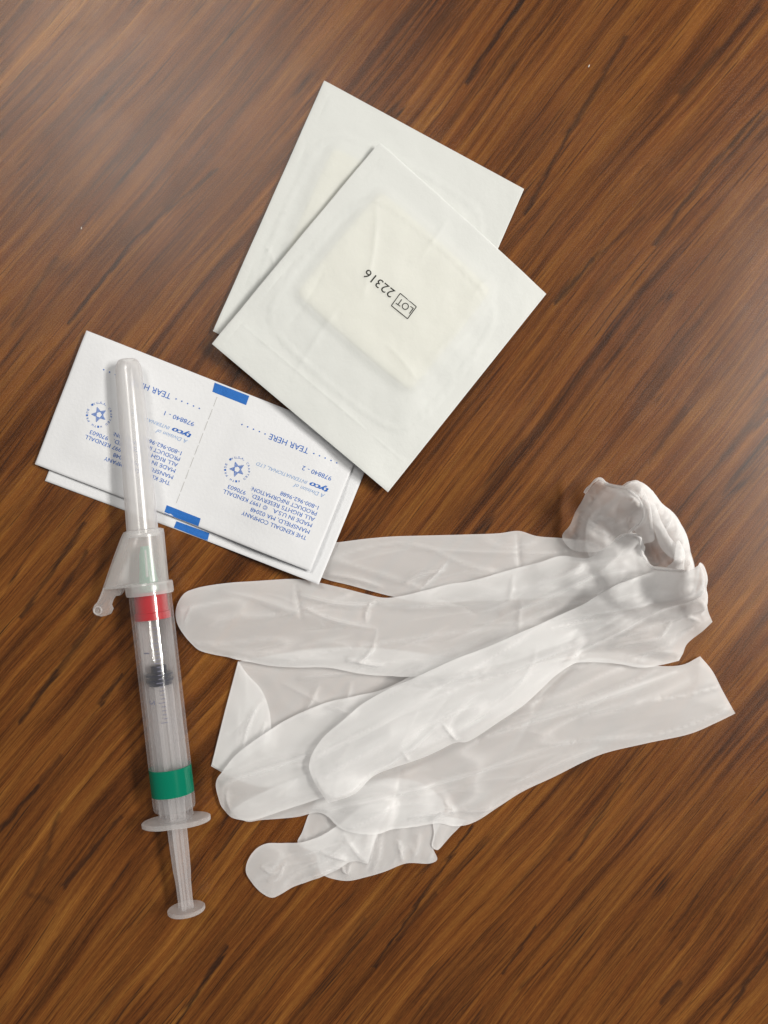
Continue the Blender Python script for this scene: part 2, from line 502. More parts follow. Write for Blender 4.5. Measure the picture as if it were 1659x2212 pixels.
M = {}
M['wood'] = wood_mat()
M['film'] = film_mat('glove_vinyl', (.995, .993, .995, 1), .35, rough=.4, spec=.018, transl=.14, edge=1.0, sheen=.1, whiten=.24)
M['pouch'] = film_mat('pouch_paper_film', (.825, .845, .83, 1), .66, rough=.5, spec=.02, transl=.2, edge=.2, bump=.2, bscale=900, sheen=.1)
M['gauze'] = solid_mat('cream_gauze', (.885, .865, .76, 1), .9, .1, .6, 1400, .06)
M['backing'] = solid_mat('pouch_backing_paper', (.78, .785, .765, 1), .75, .2, .2, 900)
M['sachet'] = solid_mat('sachet_paper', (.715, .725, .745, 1), .55, .35, .22, 1100)
M['blue'] = solid_mat('blue_ink', lin(38, 108, 190), .6, .3, 0, 4200, .22)
M['ink'] = solid_mat('blue_print', lin(52, 104, 184), .6, .2)
M['inkpale'] = solid_mat('pale_blue_print', lin(140, 168, 208), .6, .2)
M['perf'] = solid_mat('perforation_slit', (.50, .50, .49, 1), .8, .1)
M['black'] = solid_mat('black_print', lin(45, 45, 42), .6, .2)
M['frost'] = film_mat('frosted_polypropylene', (.95, .94, .94, 1), .27, rough=.22, spec=.05, transl=.3, edge=.75, sheen=.25)
M['hood'] = film_mat('frosted_shield', (.95, .94, .94, 1), .19, rough=.25, spec=.03, transl=.3, edge=.6, sheen=.25)
M['clear'] = film_mat('clear_sleeve', (.88, .87, .88, 1), .018, rough=.02, spec=.032, transl=.3, edge=.30, sheen=.2)
M['inner'] = film_mat('milky_barrel', (.84, .83, .86, 1), .02, rough=.14, spec=.02, transl=.5, edge=.25, sheen=.2)
M['rod'] = film_mat('plunger_plastic', (.86, .84, .85, 1), .26, rough=.2, spec=.05, transl=.3, edge=.5, sheen=.3)
M['red'] = solid_mat('red_plastic', lin(178, 6, 26), .35, .5)
M['green'] = film_mat('green_band', lin(0, 140, 110), .80, rough=.12, spec=.05, transl=.25, edge=.6, tint=(.3, .8, .65, 1))
M['hubgreen'] = film_mat('pale_green_hub', lin(140, 205, 180), .55, rough=.25, spec=.04, transl=.4)
M['rubber'] = solid_mat('dark_rubber', lin(16, 22, 44), .5, .3)
M['scale'] = solid_mat('scale_print', lin(118, 118, 138), .6, .2)
M['lint'] = solid_mat('lint', (.7, .68, .64, 1), .9, .1)

# ------------------------------------------------------------------ tabletop
tt = mesh_obj('tabletop', [(x, y, z) for z in (0, -.03) for x, y in ((-.6, -.6), (.6, -.6), (.6, .6), (-.6, .6))],
              [(0, 1, 2, 3), (7, 6, 5, 4), (0, 4, 5, 1), (1, 5, 6, 2), (2, 6, 7, 3), (3, 7, 4, 0)], M['wood'], smooth=False)
tt['kind'] = 'structure'; tt['label'] = 'brown wood-grain laminate tabletop under everything'

# ------------------------------------------------------------------ gloves
# the lower glove
g2 = empty('vinyl_glove', D(1000, 1680))
tag(g2, 'crumpled translucent white vinyl glove lying underneath, its loose end reaching farthest right', 'glove', 'pair of vinyl gloves')
F = M['film']
# thumb that runs under the sachets
drape('finger', [(646, 1212), (670, 1178), (735, 1171), (790, 1164), (850, 1159), (920, 1157), (1000, 1155), (1080, 1152), (1122, 1147), (1160, 1158),
                 (1230, 1164), (1290, 1176), (1330, 1215), (1330, 1270), (1200, 1290), (1000, 1300), (900, 1300), (850, 1290), (760, 1266), (690, 1246)],
      g2, F, z=.002, loft=2.6, edge=5, axis=.05, wr=.35, wl=22, ww=6, ridges=.35, seed=3, rc=10,
      creases=[([(700, 1240), (760, 1246), (830, 1270)], .7, 1.6), ([(870, 1260), (905, 1240), (960, 1232)], .9, 1.8),
               ([(1122, 1150), (1118, 1185), (1125, 1235)], -.6, 2.2), ([(860, 1180), (1000, 1190), (1200, 1195)], .5, 2.5),
               ([(905, 1275), (940, 1240), (965, 1215)], .8, 1.4)])
# cuff opening on the left: a slack back sheet
drape('cuff', [(513, 1430, 1), (484, 1540), (455, 1656, 1), (492, 1676), (560, 1700), (700, 1690), (850, 1600), (960, 1520), (1010, 1440), (900, 1410), (700, 1400)],
      g2, F, z=.001, loft=.9, edge=4, axis=-.3, wr=.35, wl=22, ww=10, ridges=.08, seed=5, rc=3,
      creases=[([(640, 1468), (720, 1455), (800, 1450)], .6, 1.4), ([(660, 1540), (690, 1480)], .6, 1.8), ([(740, 1560), (760, 1470)], .5, 2)])
drape('cuff_flap', [(513, 1430, 1), (484, 1540), (455, 1656, 1), (478, 1668), (505, 1660), (545, 1630), (580, 1604), (584, 1562), (574, 1515), (560, 1488), (532, 1458)],
      g2, F, z=.003, loft=1.1, edge=3, axis=1.2, wr=.12, wl=20, ww=7, ridges=.1, seed=6, rc=3,
      creases=[([(520, 1640), (530, 1580), (552, 1530), (572, 1512)], .7, 1.6), ([(556, 1618), (572, 1560)], .5, 1.2)])
# folded under-side at the bottom
drape('cuff', [(664, 1766, 1), (652, 1800), (642, 1824), (680, 1848), (690, 1885), (700, 1895), (748, 1906), (790, 1898), (831, 1886), (878, 1868), (930, 1868), (945, 1860),
               (936, 1834), (941, 1806), (950, 1786), (960, 1740), (900, 1690), (780, 1690), (700, 1710)],
      g2, F, z=.0015, loft=1.0, edge=3, axis=1.4, wr=.45, wl=14, ww=5, ridges=.45, seed=8, rc=9,
      creases=[([(806, 1800), (800, 1850), (790, 1880)], .9, 1.8), ([(860, 1815), (870, 1865)], .8, 1.6), ([(735, 1868), (748, 1892), (757, 1866)], .9, 1.4),
               ([(905, 1800), (900, 1850)], .4, 2)])
drape('cuff_flap', [(938, 1770), (1010, 1778, 1), (978, 1810), (945, 1842), (934, 1834), (938, 1806)], g2, F, z=.003, loft=.8, edge=2, seed=9, rc=1, wr=.1, ridges=.1, res=.8)
# little finger, bottom left
drape('finger', [(529, 1888), (534, 1862), (552, 1838), (574, 1827), (610, 1826), (643, 1823), (690, 1808), (735, 1780), (790, 1740), (840, 1740), (820, 1790), (805, 1830), (795, 1866, 1), (757, 1862),
                 (728, 1880), (700, 1895), (664, 1910), (631, 1922), (604, 1938), (586, 1945), (564, 1935), (542, 1912)],
      g2, F, z=.003, loft=3.4, edge=5, axis=.35, wr=.4, wl=16, ww=5, ridges=.35, seed=11, rc=8,
      creases=[([(560, 1872), (590, 1888), (612, 1872)], .8, 1.6), ([(575, 1905), (600, 1900), (618, 1860)], .6, 1.5), ([(640, 1908), (700, 1885), (756, 1862)], .8, 1.6),
               ([(690, 1840), (730, 1850), (757, 1860), (795, 1858)], .9, 1.6), ([(740, 1800), (770, 1840), (790, 1862)], .6, 2)])
# the palm that runs out to the right
drape('palm', [(1520, 1421, 1), (1546, 1452), (1570, 1498), (1597, 1546, 1), (1556, 1566), (1500, 1590), (1400, 1612), (1300, 1637), (1200, 1685), (1130, 1718), (1080, 1750), (1025, 1784),
               (985, 1790), (950, 1782), (900, 1790), (850, 1795), (800, 1800), (740, 1790), (690, 1760), (640, 1772), (600, 1776), (560, 1779), (528, 1782), (500, 1760), (560, 1720), (700, 1660), (900, 1560), (1060, 1490),
               (1200, 1440), (1300, 1425), (1400, 1440), (1480, 1440)],
      g2, F, z=.004, loft=3.0, edge=7, axis=.32, wr=.6, wl=32, ww=6, ridges=.5, seed=14, rc=22,
      creases=[([(1510, 1432), (1440, 1462), (1340, 1495), (1180, 1545), (1040, 1600)], 1.6, 4.0), ([(1500, 1470), (1380, 1520), (1250, 1560)], .7, 5),
               ([(1230, 1600), (1060, 1660), (900, 1705), (760, 1735), (640, 1765)], 1.1, 2.4), ([(930, 1775), (970, 1752), (985, 1760), (960, 1735)], 1.0, 1.6),
               ([(975, 1755), (1060, 1760), (1120, 1715)], .8, 1.6), ([(880, 1770), (930, 1760), (975, 1750)], .8, 1.5),
               ([(1250, 1440), (1180, 1500), (1150, 1540)], -.8, 3), ([(1150, 1545), (1230, 1520), (1330, 1480)], -.7, 3), ([(1300, 1620), (1200, 1650), (1100, 1700)], .7, 2)])

# the upper glove
g1 = empty('vinyl_glove', D(1150, 1400))
tag(g1, 'translucent white vinyl glove on top of the other, fingers pointing left, cuff standing open', 'glove', 'pair of vinyl gloves')
# the open cuff, far wall
_, top_far = drape('cuff', [(1288, 1120), (1318, 1086), (1338, 1064, 1), (1348, 1050), (1360, 1042), (1378, 1040), (1399, 1053), (1414, 1070), (1428, 1088), (1454, 1107), (1470, 1128), (1484, 1154), (1496, 1184), (1505, 1210),
               (1512, 1238), (1516, 1266), (1500, 1310), (1440, 1330), (1370, 1300), (1310, 1240), (1280, 1180)],
      g1, F, z=.012, loft=.9, edge=2, axis=-1.0, wr=.7, wl=12, ww=4, ridges=.9, seed=21, rc=14, hpow=3.5, single=True,
      heights=[(1338, 1064, 11), (1360, 1042, 13), (1378, 1040, 13), (1399, 1053, 13), (1428, 1088, 13), (1454, 1107, 12), (1484, 1154, 11), (1505, 1210, 9), (1516, 1266, 5),
               (1365, 1068, 14), (1395, 1085, 14), (1430, 1120, 13), (1458, 1160, 12), (1478, 1205, 9),
               (1352, 1110, 6), (1375, 1130, 3), (1395, 1160, 2), (1415, 1190, 1.5), (1435, 1215, 1.5), (1330, 1150, 2), (1380, 1230, 1), (1310, 1200, 1), (1450, 1300, 1), (1400, 1290, 1), (1288, 1120, 3), (1490, 1290, 2)],
      creases=[([(1344, 1066), (1352, 1090), (1362, 1080), (1364, 1062)], 1.2, 1.8), ([(1398, 1110), (1402, 1135), (1440, 1175)], 1.6, 2.0),
               ([(1376, 1082), (1384, 1112), (1378, 1145)], 1.3, 2), ([(1428, 1090), (1404, 1096), (1400, 1112)], 1.0, 2), ([(1467, 1160), (1462, 1200), (1450, 1225)], 1.3, 2.2)])
# the thick rolled-over edge of the far wall
drape('cuff_fold', [(1338, 1066), (1348, 1050), (1360, 1042), (1378, 1040), (1399, 1053), (1414, 1070), (1428, 1088), (1454, 1107), (1470, 1128), (1484, 1154), (1496, 1184), (1506, 1210), (1514, 1240), (1522, 1272), (1530, 1300), (1505, 1318),
                    (1488, 1280), (1476, 1240), (1460, 1200), (1444, 1168), (1424, 1142), (1404, 1118), (1396, 1092), (1378, 1074), (1358, 1076)],
      g1, F, z=.014, loft=1.3, edge=2.0, axis=.55, wr=.7, wl=9, ww=3, ridges=.8, seed=27, rc=10, res=.6,
      creases=[([(1366, 1046), (1376, 1062), (1380, 1074)], .9, 1.8), ([(1428, 1090), (1412, 1100), (1400, 1112)], 1.0, 1.8), ([(1454, 1108), (1440, 1130), (1432, 1148)], .9, 1.6), ([(1486, 1156), (1470, 1180), (1462, 1200)], .9, 1.8), ([(1500, 1200), (1490, 1250), (1500, 1300)], .8, 2)])
for k_, (pts, zz_) in enumerate((([(1395, 1088), (1408, 1116), (1432, 1158), (1450, 1182), (1446, 1206), (1428, 1190), (1406, 1152), (1386, 1112)], .010),
                                 ([(1372, 1066), (1384, 1090), (1390, 1130), (1400, 1170), (1388, 1178), (1374, 1140), (1366, 1098)], .010),
                                 ([(1452, 1166), (1474, 1212), (1476, 1262), (1452, 1296), (1434, 1284), (1446, 1240), (1444, 1200)], .012))):
    drape('cuff_fold', pts, g1, F, z=zz_, loft=2.0, edge=1.6, axis=-1.0, wr=.25, wl=8, ww=3, ridges=.25, seed=61 + k_, res=.6)
# near wall of the cuff, folded up
_, top_flap = drape('cuff_flap', [(1229, 1164), (1244, 1132), (1258, 1098), (1274, 1064, 1), (1284, 1048), (1298, 1033, 1), (1316, 1044), (1338, 1064), (1350, 1080), (1361, 1098), (1366, 1124), (1362, 1150, 1), (1340, 1180), (1290, 1195), (1250, 1190)],
      g1, F, z=.012, loft=.8, edge=2, axis=-.8, wr=.45, wl=7, ww=2.6, ridges=.6, seed=23, res=.6, rc=14, hpow=3.5, single=True,
      heights=[(1229, 1164, 1), (1244, 1132, 5), (1274, 1064, 7), (1298, 1033, 11), (1316, 1048, 11.5), (1345, 1080, 11.5), (1361, 1098, 11), (1366, 1124, 9), (1362, 1150, 6), (1300, 1150, 3.5), (1270, 1130, 4),
               (1310, 1090, 7), (1340, 1180, 1.5), (1290, 1195, 2), (1250, 1190, 1)],
      creases=[([(1300, 1042), (1322, 1070), (1345, 1092), (1360, 1106)], 1.6, 2.0), ([(1290, 1128), (1300, 1118), (1318, 1120), (1330, 1140)], .9, 1.8), ([(1310, 1052), (1332, 1068)], .8, 1.2), ([(1290, 1060), (1296, 1090), (1286, 1120)], .6, 1.6), ([(1320, 1075), (1316, 1105), (1326, 1130)], .6, 1.5), ([(1345, 1095), (1342, 1120), (1348, 1142)], .6, 1.5), ([(1262, 1110), (1276, 1130), (1300, 1140)], .5, 1.5)])
# two fingers and the palm folds
drape('finger', [(460, 1704), (465, 1688), (474, 1676), (506, 1636), (545, 1605), (586, 1578), (640, 1548), (699, 1524), (766, 1508), (824, 1495), (920, 1450), (1020, 1410), (1180, 1360), (1240, 1400), (1180, 1470), (1040, 1560), (880, 1640), (760, 1700), (694, 1724),
                 (640, 1746), (595, 1762), (541, 1779), (515, 1778), (496, 1773), (474, 1755), (465, 1731)],
      g1, F, z=.006, loft=5.0, edge=6.5, axis=.42, wr=.3, wl=34, ww=7, ridges=.25, seed=31, rc=9,
      creases=[([(478, 1720), (476, 1700), (520, 1678), (600, 1655), (700, 1618)], 1.1, 2.0), ([(500, 1760), (484, 1735), (490, 1705)], .5, 1.6),
               ([(700, 1530), (760, 1540), (740, 1556)], .6, 1.6), ([(560, 1770), (680, 1730), (760, 1690)], .4, 2)])
_, top_fin = drape('finger', [(372, 1333), (376, 1308), (392, 1284), (415, 1274), (441, 1268), (494, 1261), (540, 1258), (584, 1255), (633, 1253), (686, 1260), (740, 1272), (790, 1285), (829, 1293), (862, 1290), (920, 1276), (976, 1262),
                 (1013, 1257), (1099, 1233), (1163, 1216), (1214, 1201), (1264, 1204), (1284, 1186), (1302, 1170), (1325, 1150), (1346, 1154), (1364, 1170), (1384, 1199), (1404, 1223), (1445, 1226), (1455, 1260), (1380, 1310),
                 (1300, 1360), (1188, 1400), (1100, 1430), (1000, 1450), (900, 1462), (800, 1462), (706, 1446), (640, 1446), (584, 1443), (535, 1434), (490, 1425), (452, 1418), (423, 1409), (404, 1392), (392, 1378), (378, 1356)],
      g1, F, z=.006, loft=5.5, edge=8, axis=.22, wr=.35, wl=34, ww=6, ridges=.45, seed=35, rc=28,
      creases=[([(634, 1262), (644, 1310), (650, 1340)], -.6, 1.8), ([(640, 1285), (720, 1305), (792, 1309), (808, 1300), (862, 1291)], 1.5, 2.2), ([(650, 1310), (700, 1335), (760, 1350), (815, 1358)], 1.0, 2.0),
               ([(800, 1300), (788, 1330), (790, 1345)], .8, 1.4), ([(772, 1432), (800, 1410), (812, 1395)], 1.1, 1.8), ([(745, 1425), (772, 1433), (830, 1440)], 1.2, 1.8), ([(600, 1460), (690, 1448), (706, 1446)], .8, 1.4),
               ([(390, 1355), (405, 1320), (412, 1310)], .5, 1.2), ([(470, 1275), (580, 1300), (700, 1340)], .9, 5), ([(420, 1395), (560, 1420), (740, 1425)], .6, 4),
               ([(1322, 1148), (1250, 1228), (1150, 1270)], .9, 2.4), ([(1380, 1225), (1280, 1235), (1180, 1290), (1080, 1330)], 1.2, 2.6), ([(1330, 1175), (1300, 1225), (1230, 1262)], .7, 2),
               ([(1110, 1240), (1098, 1300)], .5, 2), ([(1400, 1235), (1330, 1250), (1270, 1300)], -1.2, 2.0)],
      heights=[(380, 1333, 0), (700, 1350, 0), (1000, 1350, 0), (1200, 1300, 1.5), (1250, 1240, 3), (1322, 1144, 5), (1345, 1150, 6), (1366, 1158, 6), (1386, 1195, 5), (1404, 1223, 4), (1445, 1222, 5), (1330, 1230, 4), (1380, 1310, 2), (1188, 1400, 0), (1214, 1201, 1), (1100, 1233, 0)], hpow=4)
drape('palm', [(667, 1659), (669, 1645), (673, 1632), (694, 1600), (739, 1560), (775, 1530), (811, 1508), (901, 1463), (991, 1421), (1034, 1406), (1120, 1368), (1189, 1338), (1248, 1308), (1280, 1285), (1308, 1262), (1334, 1250), (1380, 1235), (1420, 1228),
               (1441, 1222), (1466, 1212), (1488, 1212), (1502, 1232), (1512, 1262), (1524, 1288), (1536, 1310), (1553, 1348, 1), (1526, 1374), (1498, 1400), (1490, 1420), (1480, 1434, 1), (1441, 1443), (1398, 1449), (1340, 1440), (1274, 1437), (1246, 1440), (1206, 1462),
               (1170, 1496), (1137, 1526), (1110, 1545), (1081, 1564), (1049, 1587), (1025, 1603), (1009, 1610), (986, 1609), (950, 1626), (923, 1639), (885, 1652), (847, 1663), (806, 1681), (766, 1717), (730, 1731), (708, 1736, 1), (690, 1710), (676, 1686)],
      g1, F, z=.009, loft=6.0, edge=7.5, axis=.45, wr=.32, wl=36, ww=5, ridges=.5, seed=41, rc=34,
      creases=[([(700, 1712), (730, 1722), (765, 1705), (860, 1640), (950, 1560)], 1.0, 2.2), ([(676, 1670), (690, 1700), (708, 1728)], .6, 1.4), ([(890, 1665), (880, 1640), (870, 1620)], .6, 1.4),
               ([(955, 1560), (985, 1600), (1000, 1608)], .9, 1.6), ([(985, 1598), (970, 1572), (1000, 1530), (1050, 1490)], -.8, 3), ([(1190, 1345), (1300, 1320), (1420, 1288), (1460, 1262)], 1.4, 2.6),
               ([(1215, 1440), (1300, 1385), (1400, 1330), (1450, 1290), (1485, 1240)], 1.5, 2.4), ([(1320, 1405), (1420, 1385), (1440, 1370), (1455, 1340)], .9, 1.8), ([(1480, 1330), (1520, 1345)], .9, 1.5),
               ([(1484, 1225), (1478, 1280), (1450, 1300)], 1.0, 2.0), ([(1190, 1360), (1240, 1345), (1310, 1330)], -1.0, 2), ([(1290, 1300), (1380, 1270), (1440, 1265)], -1.1, 2.4),
               ([(1480, 1300), (1500, 1290), (1530, 1340)], .7, 2), ([(1490, 1420), (1430, 1410), (1360, 1425)], .6, 2)],
      heights=[(700, 1660, 0), (900, 1560, 0), (1100, 1460, 0), (1250, 1380, .5), (1350, 1300, 2), (1441, 1222, 4), (1475, 1212, 5), (1502, 1232, 5), (1520, 1290, 4), (1553, 1348, 2), (1498, 1400, 1), (1430, 1360, 2), (1398, 1449, 0), (1274, 1438, 0), (1034, 1406, 0)], hpow=4)

def bead(name, pts, tops, parent, r=.00035, z=.014):
    poly = smooth_outline([p + (1,) if i in (0, len(pts) - 1) else p for i, p in enumerate(pts)], 4)
    cut = int(np.argmin([abs(q[0] - pts[-1][0]) + abs(q[1] - pts[-1][1]) for q in poly]))
    p = DA(poly[:cut + 1], z); zz = np.max([t(p[:, 0], p[:, 1]) for t in tops], 0)
    k = np.ones(5) / 5; zp = np.pad(zz, 2, mode='edge'); zz = np.convolve(zp, k, 'valid')
    vs, fs = [], []; n = len(p)
    for i in range(n):
        a = np.append(p[max(i - 1, 0)], 0); b = np.append(p[min(i + 1, n - 1)], 0)
        a[2], b[2] = zz[max(i - 1, 0)], zz[min(i + 1, n - 1)]
        d = Vector(b - a).normalized(); sd = d.cross(Vector((0, 0, 1))).normalized(); up = sd.cross(d)
        rr_ = r * (1 + .35 * math.sin(i * .9) * math.sin(i * .37))
        for j in range(6):
            th = math.pi * j / 3
            vs.append(Vector((p[i, 0], p[i, 1], zz[i])) + sd * rr_ * math.cos(th) + up * rr_ * math.sin(th))
    for i in range(n - 1):
        for j in range(6): fs.append((i * 6 + j, i * 6 + (j + 1) % 6, (i + 1) * 6 + (j + 1) % 6, (i + 1) * 6 + j))
    return mesh_obj(name, vs, fs, M['film'], parent)
bead('rim', [(1274, 1064), (1298, 1033), (1316, 1046), (1338, 1068), (1352, 1084), (1362, 1102), (1366, 1126), (1362, 1150)], [top_flap], g1)
bead('rim', [(1338, 1065), (1348, 1051), (1360, 1043), (1378, 1041), (1399, 1054), (1414, 1071), (1428, 1089), (1454, 1108), (1470, 1129), (1484, 1155), (1496, 1185), (1504, 1210), (1511, 1238)], [top_far], g1)
bead('rim', [(1310, 1164), (1325, 1151), (1346, 1155), (1363, 1171), (1383, 1200), (1403, 1223), (1440, 1226)], [top_fin], g1, z=.008)

# ------------------------------------------------------------------ printing
def text_mesh(body, bold=0.0, shear=0.0, spacing=1.0):
    cu = bpy.data.curves.new('t', 'FONT'); cu.body = body; cu.size = 1.0
    cu.offset = bold; cu.shear = shear; cu.space_character = spacing; cu.resolution_u = 3
    o = bpy.data.objects.new('t', cu); COL.objects.link(o)
    bpy.context.view_layer.update()
    me = bpy.data.meshes.new_from_object(o.evaluated_get(bpy.context.evaluated_depsgraph_get()))
    v = np.array([tuple(p.co)[:2] for p in me.vertices]).reshape(-1, 2); f = [tuple(p.vertices) for p in me.polygons]
    bpy.data.objects.remove(o); bpy.data.curves.remove(cu); bpy.data.meshes.remove(me)
    return v, f
_cap = text_mesh('H')[0]; CAP = _cap[:, 1].max() - _cap[:, 1].min()

class Print:
    """gathers flat printing and lays it on a surface"""
    def __init__(s): s.v = []; s.f = []
    def add(s, v, f):
        n = len(s.v); s.v += [tuple(p) for p in v]; s.f += [tuple(i + n for i in q) for q in f]
    def text(s, body, a, b, cap, bold=0.0, shear=0.0):
        """from centre-line point a (start) to b (end), in measuring units; v runs down"""
        v, f = text_mesh(body, bold, shear)
        a, b = np.array(a, float), np.array(b, float)
        d = b - a; L = np.hypot(*d); d /= L; up = np.array((d[1], -d[0]))
        x = (v[:, 0] - v[:, 0].min()) / (v[:, 0].max() - v[:, 0].min()) * L
        y = (v[:, 1] - CAP / 2) / CAP * cap
        s.add(a + x[:, None] * d + y[:, None] * up, f)
    def dot(s, c, r, k=10):
        s.add([(c[0] + r * math.cos(-2 * math.pi * i / k), c[1] + r * math.sin(-2 * math.pi * i / k)) for i in range(k)], [tuple(range(k))])
    def quad(s, *p, nx=1, ny=1):
        p = [np.array(q, float) for q in p]; v = []; f = []
        for j in range(ny + 1):
            for i in range(nx + 1):
                u, w_ = i / nx, j / ny
                v.append((p[0] * (1-u) + p[1] * u) * (1-w_) + (p[3] * (1-u) + p[2] * u) * w_)
        for j in range(ny):
            for i in range(nx):
                q = j * (nx + 1) + i; f.append((q, q + 1, q + nx + 2, q + nx + 1))
        s.add(v, f)
    def line(s, a, b, w_):
        a, b = np.array(a, float), np.array(b, float); d = (b - a) / (np.hypot(*(b - a)) + 1e-9); q = np.array((-d[1], d[0])) * w_ / 2
        s.quad(a - q, b - q, b + q, a + q)
    def lay(s, name, mat, parent, top, z, off=0.07e-3):
        p = DA(s.v, z); zz = top(p[:, 0], p[:, 1]) + off
        f = []
        for q in s.f:    # keep the faces looking up
            a = sum(p[q[i - 1]][0] * p[q[i]][1] - p[q[i]][0] * p[q[i - 1]][1] for i in range(len(q)))
            f.append(q if a > 0 else tuple(reversed(q)))
        return mesh_obj(name, [(p[i, 0], p[i, 1], zz[i]) for i in range(len(p))], f, mat, parent, smooth=False)

# ------------------------------------------------------------------ swab sachets
def z3(p): return ((520 + p[0] / 2.37) / 1.4756, (1180 + p[1] / 2.37) / 1.4756)
def sachet(corners, label, tabs, seed, printed):
    c = np.mean(np.array(corners), 0)
    e = empty('swab_sachet', D(*c)); tag(e, label, 'sachet', 'twin swab sachets')
    LT, LB, RB, RT = [np.array(q, float) for q in corners]
    zz = .003
    P0 = DA([LT, LB, RB, RT], zz)
    ex, ey = P0[2] - P0[1], P0[0] - P0[1]
    def extra(x, y):
        dx, dy = x - P0[1][0], y - P0[1][1]
        det = ex[0] * ey[1] - ex[1] * ey[0]
        a = (dx * ey[1] - dy * ey[0]) / det; b = (ex[0] * dy - ex[1] * dx) / det
        h = 0
        for k in (0, 1):
            aa = (a - k * .5) * 2
            q = np.minimum(np.minimum(sstep(.1, .26, aa), sstep(.1, .26, 1 - aa)), np.minimum(sstep(.08, .24, b), sstep(.08, .24, 1 - b)))
            h = h + .42 * q
        return h + .12 * pnoise(x * 90, y * 90, seed) - .12 * np.exp(-((a - .5) / .008) ** 2)
    o, top = drape('pouch', [tuple(LT) + (1,), tuple(LB) + (1,), tuple(RB) + (1,), tuple(RT) + (1,)], e, M['sachet'], z=zz, r_mm=7, res=1.6, loft=.32, edge=.10, rings_in=(.00025, .0007),
                   wr=0.0, ridges=0.0, seed=seed, extra=extra, clear=.15,
                   heights=[tuple(LT * (1-a) * (1-b) + LB * (1-a) * b + RB * a * b + RT * a * (1-b)) + ((1.0 * (1-a) * (1-b) + .5 * (1-a) * b + .25 * a * b) * (.8 if printed else .2) + .2 * (2 * a - 1) ** 2,) for a in (0, .25, .5, .75, 1) for b in (0, .5, 1)], hpow=3)
    for t in tabs:
        pr = Print(); pr.quad(*t, nx=8, ny=3); pr.lay('blue_tab', M['blue'], e, top, zz, .05e-3)
    if printed:
        pf = Print()
        a, b = np.array((468, 855.)), np.array((377, 1091.))
        for i in range(9):
            p, q = i / 9 + .006, i / 9 + (.10 if i % 2 else .092)
            pf.line(a + (b - a) * p, a + (b - a) * q, 1.3)
        pf.lay('perforation', M['perf'], e, top, zz)
        for k, sh in enumerate(((0, 0), (-298, -118))):
            ink, pale, logo = Print(), Print(), Print()
            T = lambda p: tuple(np.array(z3(p)) + np.array(sh))
            ink.text('THE KENDALL COMPANY', T((1087, 1268)), T((595, 1077)), 8.6, 0)
            ink.text('MANSFIELD, MA 02048', T((1110, 1222)), T((663, 1050)), 8.6, 0)
            ink.text('MADE IN U.S.A.   \u00a9 1997 KENDALL', T((1127, 1173)), T((450, 912)), 8.6, 0)
            ink.text('ALL RIGHTS RESERVED.   970603', T((1147, 1130)), T((487, 877)), 8.6, 0)
            ink.text('PRODUCT INFORMATION:', T((1162, 1086)), T((662, 892)), 8.6, 0)
            ink.text('1-800-962-9688', T((1174, 1040)), T((888, 928)), 8.6, 0)
            pale.text('A Division of', T((1220, 952)), T((983, 866)), 8.4, 0, .25)
            ink.text('tyco', T((1240, 912)), T((1108, 860)), 11.5, 0, .3)
            for q in ((1.1, .4), (-1.0, -.4)):
                ink.text('tyco', tuple(np.array(T((1240, 912))) + q), tuple(np.array(T((1108, 860))) + q), 11.5, 0, .3)
            pale.text('INTERNATIONAL, LTD', T((1088, 850)), T((702, 703)), 7.4, 0, .25)
            ink.text('978840 - %d' % (2 - k), T((1270, 820)), T((1050, 735)), 9.4, 0)
            ink.text('TEAR HERE', T((1096, 611)), T((800, 497)), 12.5, 0)
            for q in ((1310, 698), (1267, 680), (1223, 662), (1180, 645), (1137, 628), (768, 480), (725, 462), (680, 444), (636, 426), (592, 408)):
                ink.dot(T(q), 1.6)
            # round mark: striped star in a ring of small letters
            cx, cy = T((556, 748))
            up0 = math.radians(21.5)
            def pol(r, a): return (cx + r * math.cos(a), cy + r * math.sin(a))
            for i in range(5):
                a0 = math.radians(72 * i + 90) + up0
                tip = pol(18.5, a0); l_ = pol(8.4, a0 - math.radians(36)); r_ = pol(8.4, a0 + math.radians(36)); inn = pol(3.2, a0)
                A, B, C_, I = [np.array(q) for q in (tip, l_, r_, inn)]
                for j in range(5):
                    t0 = -.12 + j * .2; t1 = t0 + .135
                    logo.quad(B + (A - B) * t0, B + (A - B) * t1, C_ + (A - C_) * t1, C_ + (A - C_) * t0)
            def ring(word, a_start, a_end, r):
                for i, ch in enumerate(word):
                    if ch == ' ': continue
                    a = math.radians(a_start + (a_end - a_start) * i / (len(word) - 1))
                    pc = np.array(pol(r, a)); tdir = np.array((-math.sin(a), math.cos(a)))
                    logo.text(ch, pc - tdir * 1.9, pc + tdir * 1.9, 4.4, 0.0)
            ring('CRAFTED WITH PRIDE', -30, 205, 26)
            ring('IN U.S.A.', 235, 305, 26)
            ink.lay('lettering', M['ink'], e, top, zz)
            pale.lay('lettering', M['inkpale'], e, top, zz)
            logo.lay('star_emblem', M['inkpale' if k == 2 else 'ink'], e, top, zz)
    return e

sachet([(203, 748), (90, 1038), (690, 1261), (804, 977)], 'twin white sachet mostly hidden underneath, one blue tab showing at its lower edge',
       [((377, 1126), (449, 1152), (445, 1169), (371, 1140))], 3, False)
sachet([(184, 712), (71, 1002), (673, 1233), (785, 948)], 'twin white sachet with blue print lying on top, under the syringe cap',
       [((462, 825), (537, 854), (530, 874), (457, 845)), ((358, 1091), (432, 1120), (427, 1137), (352, 1109))], 7, True)

